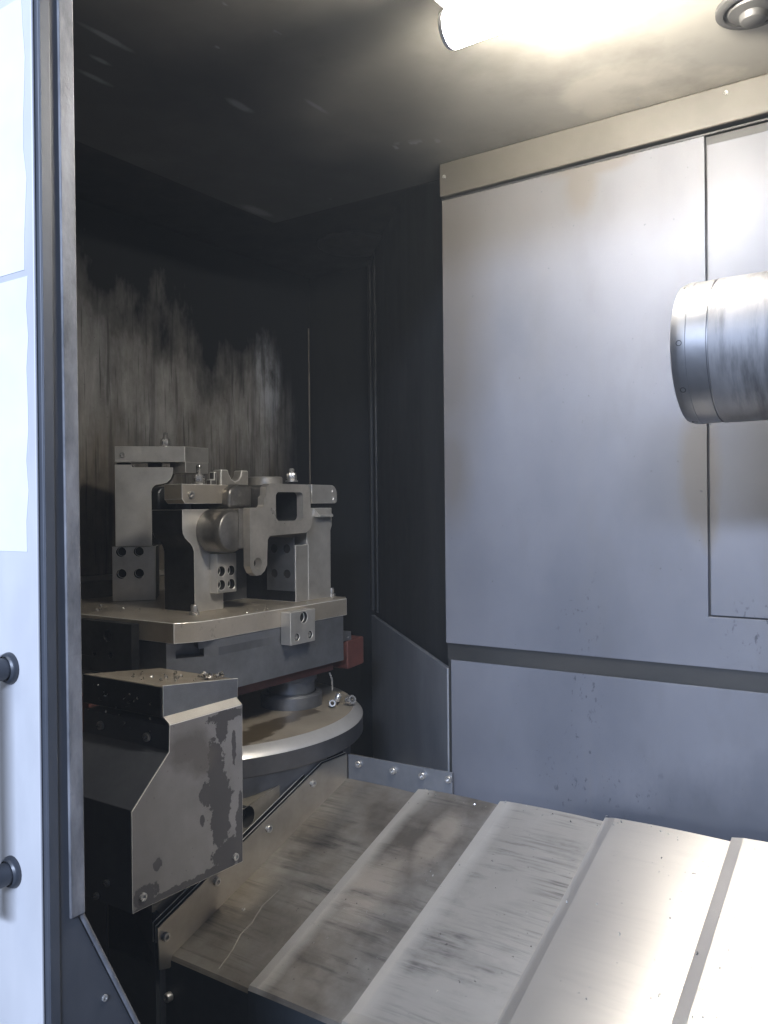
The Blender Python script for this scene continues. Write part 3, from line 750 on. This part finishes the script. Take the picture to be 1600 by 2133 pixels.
# front tower
fpol = [(1.425, -.2495), (1.522, -.2495), (1.522, -.06), (1.53, .003), (1.388, .003), (1.388, -.045)]
fpol += [(1.390, -.056), (1.396, -.066), (1.404, -.073), (1.413, -.080), (1.420, -.089), (1.4245, -.100)]
b = MB(); b.plate(fpol, (-1.53, 0, 0), thick=.11, smi=1, **YZ); b.build('clamp_tower', ['ground', 'black_steel'], fx, bevel=.0015, edge=True)  # shaded sides painted near-black, front left pale
b = MB(); b.plate([(1.475, -.206), (1.542, -.206), (1.542, -.108), (1.475, -.108)], (-1.503, 0, 0), thick=.0265,
                  holes=[circ(y, z, .0125) for y in (1.490, 1.524) for z in (-.152, -.186)], depth=.018, hmi=1, **YZ)
b.build('support_block', ['ground', 'hole'], fx, bevel=.0015, edge=True)
b = MB(); b.plate([(1.369, .0275), (1.379, .017), (1.522, .017), (1.522, .064), (1.369, .064)], (-1.51, 0, 0), thick=.062, **YZ)
b.build('clamp_arm', 'plate', fx, bevel=.0012, edge=True)
bolt(fx, (-1.51, 1.396, .039), (1, 0, 0), .0085, .007, 'pin')
stud(fx, (-1.54, 1.452, .064), .050, .0075, .013)
MB().cyl((-1.55, 1.41, .0035), (-1.55, 1.41, .0165), .018, seg=20).build('spacer', 'black_steel', fx)
MB().box(-1.60, -1.56, 1.45, 1.52, .0035, .0165).build('spacer', 'black_steel', fx)
# right tower
b = MB(); b.plate([(1.722, -.2495), (1.776, -.2495), (1.776, -.096), (1.722, -.096)], (-1.46, 0, 0), thick=.22, smi=1, **YZ)  # sides darkened by material to paint their shade
b.build('tower_foot', ['ground', 'black_steel'], fx, bevel=.0015, edge=True)
b = MB(); b.plate([(-1.56, -.22), (-1.462, -.22), (-1.462, -.075), (-1.56, -.075)], (0, 1.7185, 0), thick=.003,
                  holes=[circ(x, z, .012) for x in (-1.533, -1.487) for z in (-.106, -.174)], depth=.0025, hmi=1, **XZ)
b.build('hole_plate', ['dark_steel', 'hole'], fx)
b = MB(); b.plate([(1.7765, -.2495), (1.876, -.2495), (1.878, -.06), (1.884, -.046), (1.884, .004), (1.772, .004), (1.772, -.0955), (1.7765, -.0955)], (-1.4605, 0, 0), thick=.14, **YZ)
b.build('clamp_tower', 'ground', fx, bevel=.0015, edge=True)
ra = rounded([(1.797, .017), (1.911, .017), (1.911, .069), (1.797, .069)], [0, .010, .026, 0], 6)
b = MB(); b.plate(ra, (-1.462, 0, 0), thick=.06, holes=[circ(1.889, .052, .003, 8), circ(1.892, .030, .005, 10)], depth=.003, **YZ); b.build('clamp_arm', 'ground', fx, bevel=.0015, edge=True)
b = MB(); b.box(-1.52, -1.47, 1.80, 1.85, .0045, .0165); b.build('spacer', 'black_steel', fx)
b = MB(); b.plate([(-1.462, .0038), (-1.440, -.016), (-1.440, -.021), (-1.459, -.021)], (0, 1.803, 0), thick=.062, **XZ); b.build('wedge', 'ground', fx, bevel=.001, edge=True)
stud(fx, (-1.50, 1.757, .0765), .037, .0075, .0125)
# rib between the towers
MB().box(-1.72, -1.64, 1.57, 1.76, -.2495, -.085).build('rib', 'dark_steel', fx, bevel=.002, edge=True)
MB().box(-1.66, -1.60, 1.50, 1.58, -.2495, -.11).build('rib', 'dark_steel', fx, bevel=.002, edge=True)
for x, y in ((-1.472, 1.872 + .02), (-1.50, 1.395)): 
    bolt(fx, (x, y, -.2495), (0, 0, 1), .0125, .008); bolt(fx, (x, y, -.2415), (0, 0, 1), .0085, .016)
for x, y in ((-1.86, 1.40), (-1.78, 1.33)): bolt(fx, (x, y, -.2495), (0, 0, 1), .006, .004)

# ------------------------------------------------------------------ the casting held in the fixture
wp = thing('workpiece', (-1.5, 1.6, -.1), 'rough cast bracket with a square window clamped between the towers', 'casting')
fl = [(1.515, -.140), (1.523, -.155), (1.537, -.164), (1.553, -.163), (1.567, -.154), (1.576, -.140), (1.580, -.075), (1.588, -.066), (1.735, -.062), (1.752, -.050),
      (1.760, -.030), (1.757, -.010), (1.752, .006), (1.752, .035), (1.747, .058), (1.738, .067), (1.590, .067), (1.578, .058), (1.576, .037), (1.569, .032), (1.568, .012), (1.562, .006), (1.515, .006)]
b = MB(); b.plate(rounded(fl, .004, 3), (-1.43, 0, 0), thick=.022, holes=[rrect(1.612, 1.721, -.029, .046, .013), circ(1.543, -.133, .0145)], **YZ)
b.build('flange', 'milled', wp, bevel=.002, edge=True)
bo = rounded([(1.49, .006), (1.775, -.04), (1.775, .066), (1.49, .066)], [.02, .01, .02, .02], 4)
b = MB(); b.plate(rounded([(1.585, -.052), (1.748, -.052), (1.748, .064), (1.585, .064)], .012), (-1.4525, 0, 0), thick=.13,
                  holes=[rrect(1.610, 1.723, -.031, .048, .013)], depth=.11, hmi=1, **YZ)
b.build('body', ['cast', 'black_steel'], wp, bevel=.004, edge=True)
b = MB(); b.plate(rounded([(1.50, .004), (1.584, .004), (1.584, .064), (1.53, .066), (1.50, .050)], [.01, 0, 0, .022, .016], 5), (-1.485, 0, 0), thick=.10, **YZ)
b.build('shoulder', 'cast', wp, bevel=.010, seg=4)
b = MB(); b.lathe([(0, .170), (.045, .170), (.049, .168), (.0545, .156), (.055, .150), (.055, 0), (0, 0)], (-1.625, 1.4855, -.051), (1, 0, 0), 40)
b.box(-1.50, -1.452, 1.50, 1.55, -.095, .004)
b.build('boss', 'cast', wp, bevel=.002, sharp=28)
b = MB(); b.plate(rounded([(1.40, -.085), (1.50, -.085), (1.50, .062), (1.40, .062)], [0, 0, .01, .022], 6), (-1.63, 0, 0), thick=.03, **YZ); b.build('rear_boss', 'black_steel', wp, bevel=.008, seg=3)
uf = [(1.517, .060), (1.617, .060), (1.617, .104), (1.592, .104), (1.590, .090), (1.582, .080), (1.568, .0745), (1.556, .080), (1.546, .094), (1.543, .104), (1.517, .104)]
b = MB(); b.plate(uf, (-1.53, 0, 0), thick=.028, **YZ); b.build('fork_lug', 'milled', wp, bevel=.003, edge=True)
b = MB(); b.plate([(1.492, .064), (1.513, .064), (1.513, .098), (1.504, .098), (1.504, .078), (1.492, .078)], (-1.54, 0, 0), thick=.018, **YZ); b.build('lug', 'cast', wp, bevel=.002, edge=True)
b = MB(); b.lathe([(.046, .060), (.046, .086), (.043, .089), (.030, .089), (.028, .086), (0, .086)], (-1.53, 1.683, 0), (0, 0, 1), 40); b.build('round_pad', 'milled', wp, sharp=40)

# ------------------------------------------------------------------ sheet metal guard in front
gd = thing('sheet_guard', (-1.3, 1.1, -.75), 'boxy sheet metal guard with flaked paint and chips on its cap', 'guard')
FX = -1.20
b = MB(); b.plate([(.963, -.712), (1.241, -.718), (1.244, -.397), (1.052, -.397), (1.050, -.447), (.963, -.532)], (FX, 0, 0), thick=.003, **YZ)
b.build('front_plate', 'flaked', gd, bevel=.0012, edge=True)
b = MB(); b.plate([(1.052, 0), (1.244, 0), (1.247, .0255), (1.055, .0255)], (FX - .0005, 0, -.3965), (0, 1, 0), Vector((-.022, 0, .013)).normalized(), .003)
b.build('folded_lip', 'lip', gd, bevel=.0006)
b = MB(); b.plate([(.966, -.715), (1.238, -.715), (1.238, -.40), (1.055, -.40), (1.0535, -.4465), (.966, -.531)], (FX - .0035, 0, 0), thick=.255, **YZ)
b.build('guard_body', 'guard_dark', gd, bevel=.0015)
b = MB(); b.plate([(1.055, -.388), (1.249, -.388), (1.251, -.349), (1.055, -.329)], (-1.222, 0, 0), thick=.233, **YZ)
cp = b.build('cap', 'guard_top', gd, bevel=.0012)
b = MB(); b.plate([(1.0535, -.386), (1.2505, -.386), (1.2525, -.347), (1.0535, -.3265)], (-1.2195, 0, 0), thick=.0022, **YZ)
b.build('cap_front', 'dark_steel', gd, bevel=.001, edge=True)
MB().box(-1.456, -1.2225, 1.0515, 1.0545, -.386, -.330).build('cap_side', 'black_steel', gd, bevel=.0008)
for y, z in ((.985, -.690), (1.218, -.700)): bolt(gd, (FX, y, z), (1, 0, 0), .0075, .005)
for x, z in ((-1.40, -.425), (-1.262, -.428)): bolt(gd, (x, 1.0525, z), (0, -1, 0), .0085, .006)
for x, z in ((-1.27, -.674), (-1.30, -.705)): bolt(gd, (x, .9645, z), (0, -1, 0), .0065, .005)

# front sheets below the guard
fs = thing('bed_front_sheet', (-1.4, 1.1, -1.3), 'dark sheet below the flaked guard with a vertical seam', 'sheet')
MB().plate([(-1.448, -1.34), (-1.303, -1.34), (-1.303, -.885), (-1.30, -.80), (-1.448, -.73)], (0, 1.10, 0), thick=.012, **XZ).build('sheet_panel', 'cover_dark', fs, bevel=.0012)
MB().plate([(-2.1, -1.34), (-1.451, -1.34), (-1.451, -.73), (-2.1, -.73)], (0, 1.097, 0), thick=.015, **XZ).build('sheet_panel', 'guard_dark', fs, bevel=.0012)
bolt(wc, (-1.287, Ya - .001, -.963), (0, -1, 0), .009, .012)

# ------------------------------------------------------------------ spindle
sd = thing('spindle', (.2, 1.24, .2165), 'horizontal steel spindle with a bright nose ring pointing at the fixture', 'spindle')
AX, SY, SZ, SR = (1, 0, 0), 1.24, .2165, .1000
b = MB(); b.lathe([(.05, .002), (.0515, 0), (.090, 0), (.0965, .0025), (SR - .001, .009), (SR, .013), (SR, .0215), (SR - .0006, .022), (SR - .0006, .048), (SR - .0025, .0485), (SR - .0025, .050)], (-.312, SY, SZ), AX, 96)
b.build('nose_ring', 'nosering', sd, sharp=40)
b = MB(); b.lathe([(SR - .0025, .0502), (SR, .051), (SR, .9)], (-.312, SY, SZ), AX, 96); b.build('spindle_housing', 'spindle', sd)
b = MB(); b.lathe([(.05, .002), (.03, .10), (0, .10)], (-.312, SY, SZ), AX, 48); b.build('taper_bore', 'hole', sd)
for a in (57, 97, 124, 180, 217, 260, 300):
    d = Vector((0, math.cos(R(a)), math.sin(R(a))))
    p = Vector((-.298, SY, SZ)) + d * (SR - .0004)
    b = MB(); b.lathe([(.0040, -.002), (.0040, .0004), (.0030, .0004), (.0026, -.0015), (0, -.0015)], p, d, 14, 0)
    b.build('set_screw', 'hole', sd)

# ------------------------------------------------------------------ lamp and nozzle under the ceiling
lp = thing('tube_lamp', (-.4, 1.2, Z_CEIL), 'glowing tube lamp with a grey end cap under the ceiling', 'lamp')
b = MB(); b.lathe([(0, 0), (.023, 0), (.029, .006), (.029, .365), (0, .365)], (-.645, 1.143, .748), AX, 40); b.build('lamp_tube', 'lamp', lp)
b = MB(); b.lathe([(0, -.004), (.027, -.004), (.0292, -.002), (.0292, .0035), (.0285, .004)], (-.645, 1.143, .748), AX, 40); b.build('end_cap', 'lampcap', lp, bevel=.001)
b = MB(); b.box(-.652, -.265, 1.098, 1.188, .780, Z_CEIL - .0005); b.build('lamp_housing', 'lampcap', lp, bevel=.003)  # added box, unseen, that keeps the tube's upward light off the ceiling
b = MB(); b.box(-.2785, -.2685, 1.12, 1.166, .72, .779); b.build('lamp_bracket', 'lampcap', lp)

nz = thing('coolant_nozzle', (-.29, 1.5, Z_CEIL), 'grey round coolant nozzle on the ceiling near the lamp', 'nozzle')
b = MB(); b.lathe([(.058, 0), (.058, .007), (.054, .010), (.046, .010), (.044, .006), (.040, .006), (.038, .012), (.022, .016), (.020, .026), (.012, .030), (0, .030)], (-.262, 1.475, Z_CEIL - .0005), (0, 0, -1), 36)
b.build('nozzle_head', 'nozzle', nz, sharp=50)

# ------------------------------------------------------------------ swarf
def chips(name, spots, label, n_each=1, size=.006):
    b = MB()
    for (x, y, z) in spots:
        for _ in range(n_each):
            a = random.uniform(0, 6.28); r = size * random.uniform(.4, 1.0)
            c0 = Vector((x, y, z + r * .35))
            ax = Vector((random.uniform(-1, 1), random.uniform(-1, 1), random.uniform(-.4, .4))).normalized()
            u = ax.orthogonal().normalized(); w_ = ax.cross(u)
            prev = None
            k = random.randint(4, 7); span = random.uniform(2.2, 4.6)
            for i in range(k + 1):
                t = a + span * i / k
                p = c0 + (u * math.cos(t) + w_ * math.sin(t)) * r * .5 + ax * (r * .35 * i / k)
                e = (b.v(p - ax * r * .28), b.v(p + ax * r * .28))
                if prev: b.face([prev[0], prev[1], e[1], e[0]])
                prev = e
    o = b.build(name, 'chip')
    o['label'] = label; o['category'] = 'metal chips'
    return stuff(o)
def capz(y): return -.329 - (y - 1.055) * .102 + .0005
sp1 = [(x, y, capz(y)) for x, y in ((-1.36, 1.10), (-1.33, 1.12), (-1.30, 1.13), (-1.28, 1.10), (-1.34, 1.16), (-1.31, 1.18), (-1.29, 1.15), (-1.26, 1.12), (-1.25, 1.16), (-1.38, 1.14), (-1.27, 1.19), (-1.32, 1.09), (-1.35, 1.20))]
chips('guard_chips', sp1, 'scattered bright curled chips on the cap of the flaked guard', 2, .010)
sp2 = [(-1.245 + random.uniform(-.014, .014), 1.205 + random.uniform(-.02, .02), capz(1.205) + random.uniform(0, .006)) for _ in range(14)]
chips('chip_nest', sp2, 'small nest of bright chips at the right front corner of the guard cap', 2, .013)
sp5 = [(random.uniform(-1.44, -1.24), 1.050, random.uniform(-.43, -.335)) for _ in range(26)]
chips('side_chips', sp5, 'bright specks of swarf stuck to the dark left side of the guard', 1, .007)
sp3 = []
for _ in range(70):
    x, y = random.uniform(-1.05, -.2), random.triangular(1.13, 1.70, 1.25)
    k = max(i for i in range(6) if XS[i] <= x)
    sp3.append((x, y, zc(y) + .012 * k + .0055))
for _ in range(30):
    x = random.uniform(-1.05, -.45); k = max(i for i in range(6) if XS[i] <= x); y = random.uniform(1.685, 1.708)
    sp3.append((x, y, zc(y) + .012 * k + .0055))
chips('cover_chips', sp3, 'fine bright chips scattered over the stepped way cover', 1, .0055)
sp4 = [(random.uniform(-1.98, -1.62), random.uniform(1.29, 1.42), -.2495) for _ in range(22)] + [(random.uniform(-1.45, -1.41), random.uniform(1.40, 1.84), -.2495) for _ in range(10)]
chips('plate_chips', sp4, 'fine chips lying on the base plate around the clamp towers', 1, .006)

# ------------------------------------------------------------------ oil mist hanging in the air
hz = MB().box(-5, 4, -5.5, 4.5, -EYE - 1.0, 4.2).build('haze', 'hole')
hm = bpy.data.materials.new('oil_mist'); hm.use_nodes = True
nt = hm.node_tree; nt.nodes.clear()
vo = nt.nodes.new('ShaderNodeVolumePrincipled'); ou = nt.nodes.new('ShaderNodeOutputMaterial')
vo.inputs['Color'].default_value = (.86, .93, 1.0, 1); vo.inputs['Density'].default_value = .0075
nt.links.new(vo.outputs[0], ou.inputs['Volume'])
hz.data.materials.clear(); hz.data.materials.append(hm)
stuff(hz)
sc.cycles.volume_bounces = 0
